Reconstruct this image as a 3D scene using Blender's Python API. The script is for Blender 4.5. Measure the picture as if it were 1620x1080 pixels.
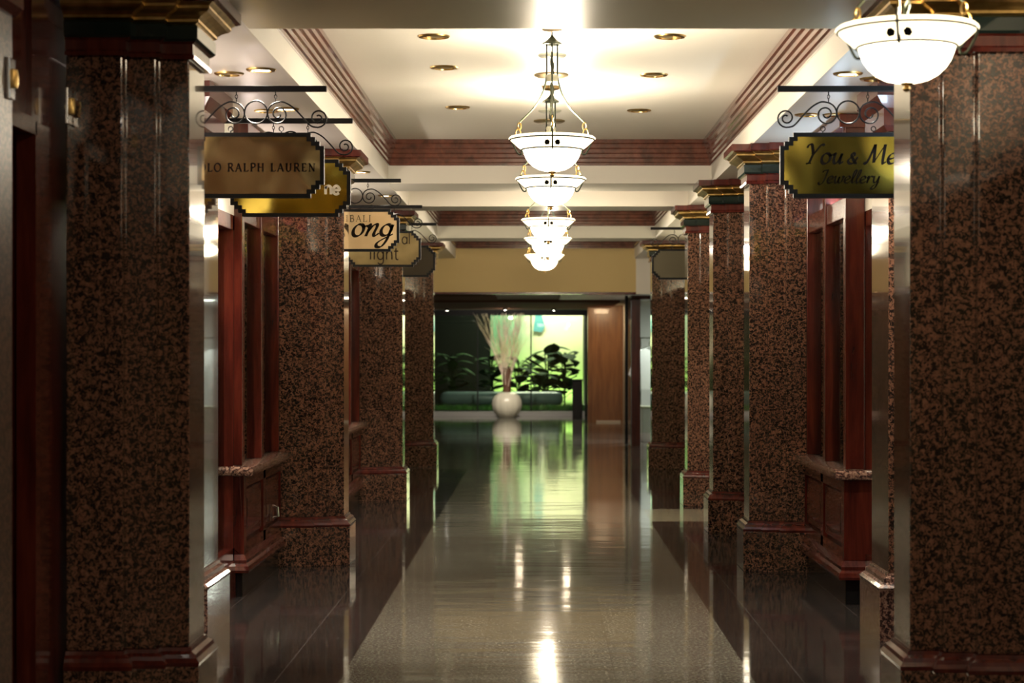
import bpy, bmesh, math, random
from mathutils import Vector, Matrix
random.seed(7)
for o in list(bpy.data.objects): bpy.data.objects.remove(o)
S = bpy.context.scene
H = 1.5            # eye height, metres
K = 4500.0         # depth scale
def P(xh, z, hh): return (xh*H, z*K, H+hh*H)

# ------------------------------------------------------------ camera
cd = bpy.data.cameras.new('camera'); cam = bpy.data.objects.new('camera', cd); S.collection.objects.link(cam)
cam.location = (0, 0, H); cam.rotation_euler = (math.pi/2, 0, 0)
cd.sensor_width = 36; cd.lens = 3000/1620*36
cd.shift_x = -43/1620; cd.shift_y = 15/1620
cd.dof.use_dof = True; cd.dof.focus_distance = 12.0; cd.dof.aperture_fstop = 3.6
cd.clip_end = 200
S.camera = cam
# ------------------------------------------------------------ world, exposure
w = bpy.data.worlds.new('world'); S.world = w; w.use_nodes = True
w.node_tree.nodes['Background'].inputs[0].default_value = (1, .82, .62, 1)
w.node_tree.nodes['Background'].inputs[1].default_value = .06
S.view_settings.view_transform = 'Standard'; S.view_settings.look = 'None'
S.view_settings.exposure = 0.38; S.view_settings.gamma = 1.0

def area(name, loc, rot, size, power, color, sy=None, spread=None):
    l = bpy.data.lights.new(name, 'AREA'); l.energy = power; l.color = color; l.size = size
    if sy: l.shape = 'RECTANGLE'; l.size_y = sy
    if spread: l.spread = spread
    o = bpy.data.objects.new(name, l); o.location = loc; o.rotation_euler = rot; S.collection.objects.link(o); return o
WARM = (1, .80, .55); WHITE = (1, .9, .78); COOL = (.72, .88, 1)
# fill lamps added overhead, out of view, to light column fronts and signs
for y in (-3.5, 1.0, 4.6):
    area('hall_fill', (.1, y, 3.15), (0, 0, 0), .9, 18, WARM)
for x in (-1.45, 1.5):
    area('hall_fill', (x, 2.2, 3.1), (0, 0, 0), .25, 5, WHITE)
# unseen fill strips added above the shopfront rails to brighten the side soffits
SOFFIT_FILLS = ((-1.80, 9.0, 2.34, 1.3, 6, (1, .84, .74)), (-1.86, 12.2, 2.43, 1.1, 6, (1, .84, .74)), (-1.80, 15.5, 2.34, 2.2, 9, (1, .88, .74)), (-1.80, 21.7, 2.34, 3.4, 9, (1, .9, .6)),
          (1.87, 8.9, 2.34, 1.3, 8, (.62, .82, 1)), (1.87, 12.0, 2.43, 1.1, 6, (.66, .84, 1)), (1.87, 17.2, 2.34, .9, 5, (1, .95, .7)), (1.87, 21.4, 2.34, 3.4, 9, (1, .9, .6)))
for x, y, z, ln, p, c in SOFFIT_FILLS:
    area('soffit_fill_strip', (x, y, z), (math.pi, 0, 0), .05, p, c, sy=ln)
# shop interiors
for (x, y, p, c) in ((-3.0, 9.0, 60, WHITE), (3.0, 9.0, 60, WHITE), (-3.0, 16.5, 60, WARM), (3.0, 14.0, 60, WHITE),
                     (3.0, 17.3, 60, (.85, 1, .75)), (-3.0, 22, 50, (.95, 1, .6)), (3.0, 21.6, 50, (.95, 1, .7))):
    area('shop_lamp', (x, y, 2.75), (0, 0, 0), 1.2, p, c)
# lobby
for lx, ly in ((-.35, 33.0), (-1.9, 33.6), (.45, 31.5)):
    area('lobby_lamp', (lx, ly, 2.38), (0, 0, 0), .1, 5, WARM)
area('vase_spot', (-.72, 40.0, 2.36), (math.radians(58), 0, 0), .08, 60, (1, .86, .70), spread=math.radians(120))
area('lobby_lamp', (1.35, 38.6, 2.38), (math.radians(25), 0, 0), .3, 16, (1, .7, .4))
# garden behind the glass
area('garden_lamp', (.15, 46.9, 3.9), (math.radians(14), 0, 0), 2.0, 250, (1, .98, .72), sy=.3)
area('garden_lamp', (.1, 47.15, .16), (math.radians(180), 0, 0), 2.0, 40, (.9, 1, .55), sy=.2)
area('garden_lamp', (-1.9, 45.2, 3.4), (math.radians(5), 0, 0), .8, 3, (.6, 1, .55))
area('clothes_shop_lamp', (2.3, 31.6, 2.35), (0, 0, 0), .8, 45, (1, .96, .88))

# ------------------------------------------------------------ materials
def mat(name, color=(.5, .5, .5), rough=.5, metal=0, spec=.5, coat=0, emit=None, es=0, ior=1.5):
    m = bpy.data.materials.new(name); m.use_nodes = True
    b = m.node_tree.nodes['Principled BSDF']
    b.inputs['Base Color'].default_value = (*color, 1); b.inputs['Roughness'].default_value = rough
    b.inputs['Metallic'].default_value = metal; b.inputs['IOR'].default_value = ior
    b.inputs['Specular IOR Level'].default_value = spec
    b.inputs['Coat Weight'].default_value = coat; b.inputs['Coat Roughness'].default_value = .03
    if emit: b.inputs['Emission Color'].default_value = (*emit, 1); b.inputs['Emission Strength'].default_value = es
    return m
def nodes(m): return m.node_tree.nodes, m.node_tree.links, m.node_tree.nodes['Principled BSDF']
def noise_color(m, stops, scale=20, detail=2, rough=.5, dist=0, stretch=(1, 1, 1), bump=0, bscale=None, bdist=.01):
    n, l, b = nodes(m)
    tc = n.new('ShaderNodeNewGeometry'); mp = n.new('ShaderNodeMapping'); mp.inputs['Scale'].default_value = stretch
    l.new(tc.outputs['Position'], mp.inputs['Vector'])
    t = n.new('ShaderNodeTexNoise'); t.inputs['Scale'].default_value = scale; t.inputs['Detail'].default_value = detail
    t.inputs['Roughness'].default_value = rough; t.inputs['Distortion'].default_value = dist
    l.new(mp.outputs[0], t.inputs['Vector'])
    r = n.new('ShaderNodeValToRGB'); e = r.color_ramp.elements
    while len(e) < len(stops): e.new(.5)
    for i, (p, c) in enumerate(stops): e[i].position = p; e[i].color = (*c, 1)
    l.new(t.outputs['Fac'], r.inputs[0]); l.new(r.outputs[0], b.inputs['Base Color'])
    if bump:
        t2 = n.new('ShaderNodeTexNoise'); t2.inputs['Scale'].default_value = bscale or scale; t2.inputs['Detail'].default_value = 1
        l.new(mp.outputs[0], t2.inputs['Vector'])
        bp = n.new('ShaderNodeBump'); bp.inputs['Strength'].default_value = bump; bp.inputs['Distance'].default_value = bdist
        l.new(t2.outputs['Fac'], bp.inputs['Height']); l.new(bp.outputs[0], b.inputs['Normal'])
        b.inputs['Coat Normal']; l.new(bp.outputs[0], b.inputs['Coat Normal'])
    return m
M = {}
M['granite'] = noise_color(mat('brown_granite', rough=.09, coat=1, ior=1.6),
    [(.40, (.022, .015, .012)), (.47, (.05, .030, .022)), (.54, (.175, .084, .052)), (.68, (.27, .135, .088))], 62, 2.5, .6, .9)
M['granite_matt'] = noise_color(mat('honed_granite', rough=.35, coat=0), [(.40, (.03, .02, .017)), (.47, (.055, .034, .027)), (.54, (.14, .08, .056)), (.68, (.19, .115, .082))], 62, 2.5, .6, .9)
M['granite_sill'] = noise_color(mat('sill_granite', rough=.12, coat=.5),
    [(.42, (.05, .03, .03)), (.5, (.2, .1, .08)), (.62, (.42, .26, .2))], 60, 2, .55, .6)
M['wood'] = noise_color(mat('mahogany', rough=.22, coat=.35),
    [(.3, (.042, .007, .005)), (.55, (.090, .014, .009)), (.75, (.13, .024, .013))], 6, 4, .6, .4, (3, 3, .35))
M['crown'] = noise_color(mat('crown_mahogany', rough=.2, coat=.6),
    [(.3, (.07, .022, .013)), (.6, (.15, .045, .026)), (.75, (.19, .062, .036))], 4, 4, .6, .3, (3, .4, 3))
M['cream'] = mat('cream_paint', (.72, .68, .60), .45)
M['ceiling'] = mat('white_ceiling', (.82, .78, .68), .38)
M['soffit'] = mat('soffit_paint', (.70, .66, .60), .3)
M['beam_warm'] = mat('warm_tinted_cream', (.56, .47, .30), .3)  # cream paint of the near beam with its warm light put into the colour
M['ochre'] = mat('ochre_paint', (.62, .46, .19), .6)
M['gold'] = noise_color(mat('gilt', rough=.28, metal=1), [(.35, (.45, .28, .09)), (.65, (.75, .52, .2))], 12, 3)
M['green'] = mat('dark_green_marble', (.012, .022, .019), .1, coat=.5)
M['black'] = mat('black_iron', (.006, .006, .007), .5, spec=.2)
M['kick'] = mat('black_kick', (.01, .01, .011), .15)
M['brass'] = noise_color(mat('brass_sheet', rough=.16, metal=1), [(.3, (.40, .29, .13)), (.7, (.55, .41, .20))], 5, 2, bump=.5, bscale=4, bdist=.03)
M['brass_yellow'] = noise_color(mat('yellow_brass_sheet', rough=.14, metal=1), [(.3, (.42, .33, .05)), (.7, (.66, .52, .10))], 5, 2, bump=.5, bscale=3.2, bdist=.03)
M['brass_olive'] = noise_color(mat('olive_brass_sheet', rough=.2, metal=1), [(.35, (.07, .06, .012)), (.6, (.14, .11, .02)), (.74, (.6, .42, .06))], 2.2, 1, dist=.6, bump=.5, bscale=3, bdist=.03)  # gold stop paints the bright reflected streak into the dark sheet colour
M['brass_pale'] = noise_color(mat('pale_brass_sheet', rough=.4, metal=.55), [(.3, (.72, .5, .26)), (.7, (.82, .62, .36))], 5, 2, bump=.3, bscale=4, bdist=.02)
M['brass_dull'] = noise_color(mat('dull_brass_sheet', rough=.35, metal=.8), [(.3, (.16, .12, .05)), (.7, (.25, .19, .085))], 6, 2)
M['blank_board'] = mat('blank_olive_board', (.10, .085, .05), .4, .5)
M['bronze_dark'] = mat('dark_bronze_sheet', (.035, .025, .012), .4, .6)
M['ink'] = mat('engraved_black', (.012, .008, .006), .7, spec=.05)
M['ink_soft'] = mat('engraved_brown', (.03, .02, .012), .6, spec=.1)
M['white_ink'] = mat('white_letter', (.85, .78, .68), .4)
M['chrome'] = mat('chrome', (.8, .8, .8), .15, 1)
M['antique'] = mat('antique_bronze', (.035, .042, .026), .4, .5)
M['paleplate'] = mat('pale_metal', (.62, .62, .5), .3, .4)
M['bowl'] = mat('lit_frosted_glass', (.9, .85, .72), .3, emit=(1, .86, .60), es=6)
M['bowl_rim'] = mat('lit_rim_glass', (.9, .84, .66), .3, emit=(1, .84, .55), es=2.3)
M['lit'] = mat('lit_lamp', (1, 1, 1), .3, emit=(1, .93, .8), es=30)
M['unlit'] = mat('dim_lamp', (.35, .27, .14), .3, .6)
M['lightwall'] = mat('shop_wall', (.72, .68, .55), .6)
M['white'] = mat('white_wall', (.85, .87, .88), .6)
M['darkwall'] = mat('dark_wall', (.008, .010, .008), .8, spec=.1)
M['vase'] = mat('white_ceramic', (.66, .64, .53), .22)
M['tube'] = mat('brown_tube', (.10, .045, .022), .6)
M['twig'] = noise_color(mat('bleached_twig', rough=.7), [(.3, (.80, .66, .58)), (.7, (.66, .6, .36))], 2, 1)
M['leaf'] = noise_color(mat('dark_leaf', rough=.75, spec=.15), [(.3, (.006, .018, .007)), (.7, (.02, .055, .015))], 3, 2)
M['grass'] = noise_color(mat('grass', rough=.7), [(.3, (.02, .09, .012)), (.7, (.07, .22, .03))], 5, 2)
M['pipe'] = mat('grey_stone_roll', (.10, .14, .15), .3)
M['panelwood'] = noise_color(mat('orange_wood', rough=.3, coat=.2), [(.3, (.20, .085, .03)), (.7, (.32, .145, .05))], 4, 3, .5, .3, (4, 4, .4))
M['dark_panel'] = mat('lobby_ceiling_wood', (.16, .065, .035), .7, spec=.2)
M['lobby_ceiling'] = mat('lobby_ceiling_paint', (.42, .39, .33), .7, spec=.2)
M['cloth'] = mat('white_cloth', (.85, .87, .9), .9)
# glass
g = bpy.data.materials.new('clear_glass'); g.use_nodes = True; nn = g.node_tree.nodes; nn.clear()
o_ = nn.new('ShaderNodeOutputMaterial'); mx = nn.new('ShaderNodeMixShader'); tr = nn.new('ShaderNodeBsdfTransparent'); gl = nn.new('ShaderNodeBsdfGlossy')
gl.inputs['Roughness'].default_value = .01; fr = nn.new('ShaderNodeFresnel'); fr.inputs[0].default_value = 1.5
tr.inputs[0].default_value = (.9, .96, .92, 1)
g.node_tree.links.new(fr.outputs[0], mx.inputs[0]); g.node_tree.links.new(tr.outputs[0], mx.inputs[1]); g.node_tree.links.new(gl.outputs[0], mx.inputs[2]); g.node_tree.links.new(mx.outputs[0], o_.inputs[0])
M['glass'] = g
# green to cream wall colour behind the garden plants
def wall_gradient():
    m = mat('garden_wall_gradient', rough=.7); n, l, b = nodes(m)
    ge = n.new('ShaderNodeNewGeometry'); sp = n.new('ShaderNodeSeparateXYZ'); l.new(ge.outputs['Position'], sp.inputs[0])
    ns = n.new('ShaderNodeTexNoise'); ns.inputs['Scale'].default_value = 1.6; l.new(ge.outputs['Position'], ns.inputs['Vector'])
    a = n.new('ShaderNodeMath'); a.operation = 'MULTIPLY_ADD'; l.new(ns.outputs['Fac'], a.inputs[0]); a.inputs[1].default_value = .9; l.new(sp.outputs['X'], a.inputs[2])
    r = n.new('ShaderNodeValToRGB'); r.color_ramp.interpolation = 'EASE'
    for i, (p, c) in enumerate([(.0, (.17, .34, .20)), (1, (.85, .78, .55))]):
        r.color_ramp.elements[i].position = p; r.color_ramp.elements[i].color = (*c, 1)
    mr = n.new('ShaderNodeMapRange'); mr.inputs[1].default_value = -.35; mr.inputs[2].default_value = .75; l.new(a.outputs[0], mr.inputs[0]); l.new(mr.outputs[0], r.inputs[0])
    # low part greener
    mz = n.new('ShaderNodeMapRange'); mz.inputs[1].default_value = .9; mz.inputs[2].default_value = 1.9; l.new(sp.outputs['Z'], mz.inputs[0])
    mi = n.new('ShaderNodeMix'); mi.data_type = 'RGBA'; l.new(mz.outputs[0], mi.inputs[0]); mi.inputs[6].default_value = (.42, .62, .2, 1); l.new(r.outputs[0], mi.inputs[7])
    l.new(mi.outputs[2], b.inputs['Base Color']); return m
M['wall_gradient'] = wall_gradient()
# floor stones
def stone(name, stops, scale, rough, tx, ty, joint, bump=.15, coat=0, spec=.5, offx=0, ior=1.5):
    m = noise_color(mat(name, rough=rough, coat=coat, spec=spec, ior=ior), stops, scale, 4, .65)
    n, l, b = nodes(m)
    ge = n.new('ShaderNodeNewGeometry')
    mp = n.new('ShaderNodeMapping'); mp.inputs['Location'].default_value = (offx, 0, 0); l.new(ge.outputs['Position'], mp.inputs['Vector'])
    br = n.new('ShaderNodeTexBrick'); br.offset = 0; br.inputs['Scale'].default_value = 1
    br.inputs['Brick Width'].default_value = tx; br.inputs['Row Height'].default_value = ty; br.inputs['Mortar Size'].default_value = .003
    br.inputs['Mortar Smooth'].default_value = .1; br.inputs['Bias'].default_value = -.2
    br.inputs['Color1'].default_value = (1, 1, 1, 1); br.inputs['Color2'].default_value = (.75, .75, .75, 1); br.inputs['Mortar'].default_value = (*joint, 1)
    l.new(mp.outputs[0], br.inputs['Vector'])
    mi = n.new('ShaderNodeMix'); mi.data_type = 'RGBA'; mi.blend_type = 'MULTIPLY'; mi.inputs[0].default_value = 1
    rp = [x for x in n if x.type == 'VALTORGB'][0]
    l.new(rp.outputs[0], mi.inputs[6]); l.new(br.outputs['Color'], mi.inputs[7]); l.new(mi.outputs[2], b.inputs['Base Color'])
    # polishing waves: slight lippage and undulation across the hall
    mp2 = n.new('ShaderNodeMapping'); mp2.inputs['Scale'].default_value = (.7, 2.2, 1); l.new(ge.outputs['Position'], mp2.inputs['Vector'])
    t2 = n.new('ShaderNodeTexNoise'); t2.inputs['Scale'].default_value = 1.6; t2.inputs['Detail'].default_value = 2; l.new(mp2.outputs[0], t2.inputs['Vector'])
    bp = n.new('ShaderNodeBump'); bp.inputs['Strength'].default_value = bump; bp.inputs['Distance'].default_value = .02
    l.new(t2.outputs['Fac'], bp.inputs['Height']); # each slab laid a hair out of level
    dv = n.new('ShaderNodeVectorMath'); dv.operation = 'DIVIDE'; l.new(mp.outputs[0], dv.inputs[0]); dv.inputs[1].default_value = (tx, ty, 1)
    fl = n.new('ShaderNodeVectorMath'); fl.operation = 'FLOOR'; l.new(dv.outputs[0], fl.inputs[0])
    wn_ = n.new('ShaderNodeTexWhiteNoise'); wn_.noise_dimensions = '2D'; l.new(fl.outputs[0], wn_.inputs['Vector'])
    sb = n.new('ShaderNodeVectorMath'); sb.operation = 'SUBTRACT'; l.new(wn_.outputs['Color'], sb.inputs[0]); sb.inputs[1].default_value = (.5, .5, .5)
    scl = n.new('ShaderNodeVectorMath'); scl.operation = 'MULTIPLY'; l.new(sb.outputs[0], scl.inputs[0]); scl.inputs[1].default_value = (.003, .005, 0)
    ad = n.new('ShaderNodeVectorMath'); ad.operation = 'ADD'; l.new(bp.outputs[0], ad.inputs[0]); l.new(scl.outputs[0], ad.inputs[1])
    nm_ = n.new('ShaderNodeVectorMath'); nm_.operation = 'NORMALIZE'; l.new(ad.outputs[0], nm_.inputs[0])
    l.new(nm_.outputs[0], b.inputs['Normal'])
    return m
M['strip'] = stone('grey_granite_floor', [(.38, (.09, .088, .075)), (.47, (.155, .15, .128)), (.54, (.205, .195, .165)), (.64, (.33, .31, .26))], 62, .08, .63, .9, (.5, .5, .5), .12, offx=.91-.63*2, ior=1.36)
M['darkfloor'] = stone('dark_granite_floor', [(.35, (.022, .019, .019)), (.55, (.045, .039, .039)), (.7, (.085, .076, .076))], 90, .07, .6, .9, (4, 4, 4), .05, ior=1.45)
M['lobbyfloor'] = stone('lobby_floor', [(.35, (.12, .12, .105)), (.65, (.20, .20, .175))], 30, .06, 1.0, 1.0, (.5, .5, .5), .12)
M['band'] = stone('tan_floor', [(.35, (.24, .22, .16)), (.65, (.36, .33, .25))], 30, .12, .6, .6, (.6, .6, .6), .05)  # pale tan band across the right side of the floor

# ------------------------------------------------------------ mesh helpers
class MB:
    def __init__(s): s.bm = bmesh.new(); s.mi = 0
    def face(s, vs):
        try: f = s.bm.faces.new(vs); f.material_index = s.mi; return f
        except ValueError: return None
    def box(s, a, b):
        x0, x1 = sorted((a[0], b[0])); y0, y1 = sorted((a[1], b[1])); z0, z1 = sorted((a[2], b[2]))
        v = [s.bm.verts.new(c) for c in ((x0, y0, z0), (x1, y0, z0), (x1, y1, z0), (x0, y1, z0), (x0, y0, z1), (x1, y0, z1), (x1, y1, z1), (x0, y1, z1))]
        for q in ((0, 3, 2, 1), (4, 5, 6, 7), (0, 1, 5, 4), (1, 2, 6, 5), (2, 3, 7, 6), (3, 0, 4, 7)): s.face([v[i] for i in q])
        return s
    def loft(s, rings, closed=True, cap=True):
        R = [[s.bm.verts.new(p) for p in r] for r in rings]; n = len(R[0])
        for a, b in zip(R, R[1:]):
            for i in range(n if closed else n-1):
                j = (i+1) % n; s.face([a[i], a[j], b[j], b[i]])
        if cap and closed: s.face(R[0][::-1]); s.face(R[-1])
        return s
    def lathe(s, prof, c=(0, 0, 0), n=32):
        rings = []
        for r, z in prof: rings.append([(c[0]+max(r, 1e-4)*math.cos(2*math.pi*k/n), c[1]+max(r, 1e-4)*math.sin(2*math.pi*k/n), c[2]+z) for k in range(n)])
        return s.loft(rings)
    def tube(s, pts, r, n=6, closed=False):
        pts = [Vector(p) for p in pts]; m = len(pts); rs = r if isinstance(r, (list, tuple)) else [r]*m; rings = []
        for i, p in enumerate(pts):
            if closed: t = pts[(i+1) % m]-pts[i-1]
            else: t = pts[min(i+1, m-1)]-pts[max(i-1, 0)]
            t.normalize() if t.length else None
            u = Vector((0, 1, 0)) if abs(t.y) < .8 else Vector((1, 0, 0))
            a = t.cross(u).normalized(); b = t.cross(a).normalized()
            rings.append([p+(a*math.cos(2*math.pi*k/n)+b*math.sin(2*math.pi*k/n))*rs[i] for k in range(n)])
        if closed: rings.append(rings[0]); return s.loft(rings, cap=False)
        return s.loft(rings)
    def build(s, name, m, parent=None, bevel=0, smooth=False):
        bmesh.ops.remove_doubles(s.bm, verts=s.bm.verts, dist=1e-6)
        bmesh.ops.recalc_face_normals(s.bm, faces=s.bm.faces)
        me = bpy.data.meshes.new(name); s.bm.to_mesh(me); s.bm.free()
        for q in (m if isinstance(m, list) else [m]): me.materials.append(q)
        if smooth:
            for p in me.polygons: p.use_smooth = True
            me.set_sharp_from_angle(angle=math.radians(40)) if hasattr(me, 'set_sharp_from_angle') else None
        o = bpy.data.objects.new(name, me); S.collection.objects.link(o)
        if parent: o.parent = parent
        if bevel:
            bv = o.modifiers.new('bevel', 'BEVEL'); bv.width = bevel; bv.segments = 2; bv.limit_method = 'ANGLE'; bv.angle_limit = math.radians(50)
        return o
def tag(o, label=None, cat=None, group=None, kind=None):
    if label: o['label'] = label
    if cat: o['category'] = cat
    if group: o['group'] = group
    if kind: o['kind'] = kind
    return o
def empty(name, loc, label, cat, group=None, rz=0):
    o = bpy.data.objects.new(name, None); S.collection.objects.link(o); o.location = loc; o.rotation_euler = (0, 0, rz); o.empty_display_size = .1
    return tag(o, label, cat, group)
def copy_tree(o, parent=None):
    c = o.copy(); S.collection.objects.link(c)
    if parent: c.parent = parent
    for ch in list(o.children): copy_tree(ch, c)
    return c
def struct(name, mb, m, **k):
    return tag(mb.build(name, m, **k), kind='structure')
def sbox(name, a, b, m, **k): return struct(name, MB().box(a, b), m, **k)

# ------------------------------------------------------------ floor
Y0 = -7.0; YE = 24.1
XL, XR = -.608*H, .653*H
f = MB()
f.mi = 0; f.box((XL, Y0, -.1), (XR, YE, 0))
f.mi = 1; f.box((-6, Y0, -.1), (XL, YE, 0)); 
YA, YB = .00371*K, .0040*K
f.box((XR, Y0, -.1), (6, YA, 0)); f.box((XR, YB, -.1), (6, YE, 0))
f.mi = 3; f.box((XR, YA, -.1), (6, YB, 0))
f.mi = 2; f.box((-6, YE, -.1), (6, 50, 0))
struct('floor', f, [M['strip'], M['darkfloor'], M['lobbyfloor'], M['band']])

# ------------------------------------------------------------ ceiling, beams
ZS = H+.935*H; ZC = H+1.18*H; ZCB = H+1.037*H
BL, BR = -.853*H, .972*H
B = [(.0015, .00184), (.00354, .00371), (.0041, .00423), (.00525, .0054)]
YH = .0064*K
sbox('ceiling', (-6, Y0, ZC), (6, YH+.3, ZC+.1), M['ceiling'])
for nm, x0, x1 in (('trim_1', -6, BL), ('trim_2', BR, 6)):
    sbox(nm, (x0, B[0][0]*K, ZS), (x1, YH, ZC-.001), [M['soffit']])
# inner faces painted cream: slim facing boards of the longitudinal beams
sbox('trim_3', (BL, B[0][0]*K, ZS-.0), (BL+.012, YH, ZC-.001), M['cream'])
sbox('trim_4', (BR-.012, B[0][0]*K, ZS-.0), (BR, YH, ZC-.001), M['cream'])
n = 5
for a, b in B:
    sbox('trim_%d' % n, (BL, a*K, ZS+.004), (BR, b*K, ZC-.002), M['cream'] if a > .002 else M['beam_warm']); n += 1
# crown mouldings round every coffer
bays = [(B[0][1], B[1][0]), (B[1][1], B[2][0]), (B[2][1], B[3][0]), (B[3][1], .0064)]
hgt = ZC-ZCB
prof = [(0, 0), (.012, 0), (.012, .022), (.022, .03), (.022, .058), (.034, .066), (.034, .095), (.048, .104), (.048, .135), (.062, .145), (.062, .175), (.074, .185), (.074, hgt), (0, hgt)]
for a, b in bays:
    x0, x1, y0, y1 = BL+.012, BR-.012, a*K, b*K
    mb = MB(); rings = []
    for p, z in prof: rings.append([(x0+p, y0+p, ZCB+z), (x1-p, y0+p, ZCB+z), (x1-p, y1-p, ZCB+z), (x0+p, y1-p, ZCB+z)])
    rings.append(rings[0]); mb.loft(rings, cap=False)
    struct('trim_%d' % n, mb, M['crown']); n += 1
# crossing hall ceiling in front of the first beam is the flat ceiling itself

# ------------------------------------------------------------ columns
US = [0, .08*H, .16*H, .36*H]
def plan(s, xi, y0, p, z, d=.05, inner=.34):
    u = [-p, US[1]-p, US[2]-p, US[3]]
    fy = [2*d-p, d-p, -p]; D = inner+4*d; by = [D-2*d+p, D-d+p, D+p]
    pts = [(u[3], fy[2]), (u[2], fy[2]), (u[2], fy[1]), (u[1], fy[1]), (u[1], fy[0]), (u[0], fy[0]),
           (u[0], by[0]), (u[1], by[0]), (u[1], by[1]), (u[2], by[1]), (u[2], by[2]), (u[3], by[2])]
    return [(s*a, b, z) for a, b in pts]
def column_part(s, prof): 
    return MB().loft([plan(s, 0, 0, p, z) for p, z in prof])
def make_column(s, xi, y, label):
    US[3] = (.305 if s < 0 and y < 8 else .36)*H
    t = empty('granite_column', (xi, y, 0), label, 'column', 'brown granite columns along the corridor')
    Z = lambda hh: H+hh*H
    column_part(s, [(.045, 0), (.045, .27)]).build('plinth', M['granite'], t, bevel=.004)
    column_part(s, [(.045, .27), (.048, .285), (.035, .30), (.03, .315), (.012, .325), (.008, .34)]).build('base_moulding', M['wood'], t)
    column_part(s, [(0, .34), (0, Z(.76))]).build('shaft', M['granite'], t, bevel=.006)
    column_part(s, [(.022, Z(.76)), (.026, Z(.77)), (.018, Z(.775)), (.018, Z(.80)), (.03, Z(.805))]).build('necking', M['wood'], t)
    column_part(s, [(.03, Z(.805)), (.04, Z(.812)), (.04, Z(.845)), (.03, Z(.85))]).build('marble_band', M['green'], t)
    column_part(s, [(.03, Z(.85)), (.045, Z(.855)), (.045, Z(.862)), (.06, Z(.87)), (.085, Z(.878)), (.095, Z(.885)), (.095, Z(.892)), (.11, Z(.9))]).build('gilt_cornice', M['gold'], t)
    column_part(s, [(.115, Z(.9)), (.13, Z(.905)), (.13, ZS/H-1 and Z(.934))]).build('abacus', M['wood'], t)
    return t
cl = []
LX, RX = -.915*H, .958*H
for i, (z, lab) in enumerate([(.00163, 'large dim stepped brown granite column filling the left foreground'),
                  (.00294, 'stepped brown granite column on the left just past the first mahogany display window'),
                  (.00421, 'brown granite column on the left, third from the viewer, behind the script sign'),
                  (.00545, 'farthest brown granite column on the left, at the lobby')]):
    make_column(-1, LX, z*K, lab)
for i, (z, lab) in enumerate([(.00161, 'large dark granite column at the right edge, behind the nearest chandelier'),
                  (.00286, 'stepped granite column on the right beside the mahogany display window, second nearest'),
                  (.00346, 'slimmer looking granite column on the right, third from the viewer'),
                  (.00406, 'granite column on the right, fourth from the viewer, past the tan floor inlay'),
                  (.00535, 'farthest granite column on the right, under the blank dark sign')]):
    make_column(1, RX, z*K, lab)

# ------------------------------------------------------------ shopfront walls
WXL, WXR = -1.24*H, 1.285*H
nw = [1]
def shopfront(s, x, y0, y1, name):
    # fascia, low base and glazed frame along x, shop room behind
    xo = x+s*.12
    sbox('wall_%s' % name, (x, y0, H+.55*H), (xo, y1, ZS), M['cream'])
    sbox('trim_%d' % (30+nw[0]), (x-s*.01, y0, 0), (xo, y1, .22), M['wood'])
    fr = MB()
    k = max(1, round((y1-y0)/1.1)); st = (y1-y0)/k
    for i in range(k+1): 
        yy = y0+i*st; fr.box((x, yy-.04, .22), (xo, yy+.04, H+.55*H))
    fr.box((x, y0, H+.49*H), (xo, y1, H+.55*H)); fr.box((x, y0, .22), (xo, y1, .3))
    w_ = struct('window_%d' % nw[0], fr, M['wood'])
    MB().box((x+s*.055, y0, .3), (x+s*.065, y1, H+.49*H)).build('pane', M['glass'], w_)
    nw[0] += 1
# left side
lefts = [(Y0, 5.6), (8.05, 9.7), (10.55, .00257*K), (.00294*K+.5, .0038*K), (.00421*K+.5, .00545*K), (.00545*K+.5, YH)]
for a, b in lefts: shopfront(-1, WXL, a, b, 'left')
rights = [(Y0, 7.25), (7.8, 9.7), (10.4, .0025*K), (.00286*K+.5, .00346*K), (.00346*K+.5, .00406*K), (.00406*K+.5, .00535*K), (.00535*K+.5, YH)]
for a, b in rights: shopfront(1, WXR, a, b, 'right')
sbox('wall_left', (-4.4, Y0, 0), (-4.3, YH, ZS), M['lightwall'])
sbox('wall_right', (4.3, Y0, 0), (4.4, YH, ZS), M['lightwall'])
for i, y in enumerate((7.7, 13.6, 19.3)): sbox('wall_left', (-4.3, y, 0), (WXL-.12, y+.1, ZS), M['lightwall'])
for i, y in enumerate((7.6, 13.3, 18.6)): sbox('wall_right', (WXR+.12, y, 0), (4.3, y+.1, ZS), M['lightwall'])
sbox('wall_back', (-4.4, Y0-.1, 0), (4.4, Y0, ZC), M['ochre'])

for k, (x, y, z, ln, p, c) in enumerate(SOFFIT_FILLS):
    if z < 2.4: sbox('trim_%d' % (80+k), (x-math.copysign(.05, x), y-ln/2-.05, z-.05), ((WXL if x < 0 else WXR), y+ln/2+.05, z-.006), M['wood'])  # added troughs that hide the soffit fill strips from below

# near doorway on the left (mahogany jamb, dark recess, door)
jb = MB(); jb.box((WXL-.3, 6.95, 0), (WXL, 8.04, ZS)); jb.box((WXL-.3, 6.5, H+.83), (WXL-.02, 6.95, ZS))
jb.box((WXL-.05, 6.93, 0), (WXL+.02, 6.99, H+.84)); jb.box((WXL-.05, 6.5, H+.79), (WXL+.02, 6.95, H+.85))
struct('door_1', jb, M['wood'])
dd = struct('door_2', MB().box((WXL-.28, 6.4, 0), (WXL-.24, 6.95, H+.83)), M['wood'])
MB().box((WXL-.25, 6.55, .4), (WXL-.225, 6.85, 1.1)).box((WXL-.25, 6.55, 1.25), (WXL-.225, 6.85, 2.1)).build('door_panel', M['wood'], dd, bevel=.008)

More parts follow.
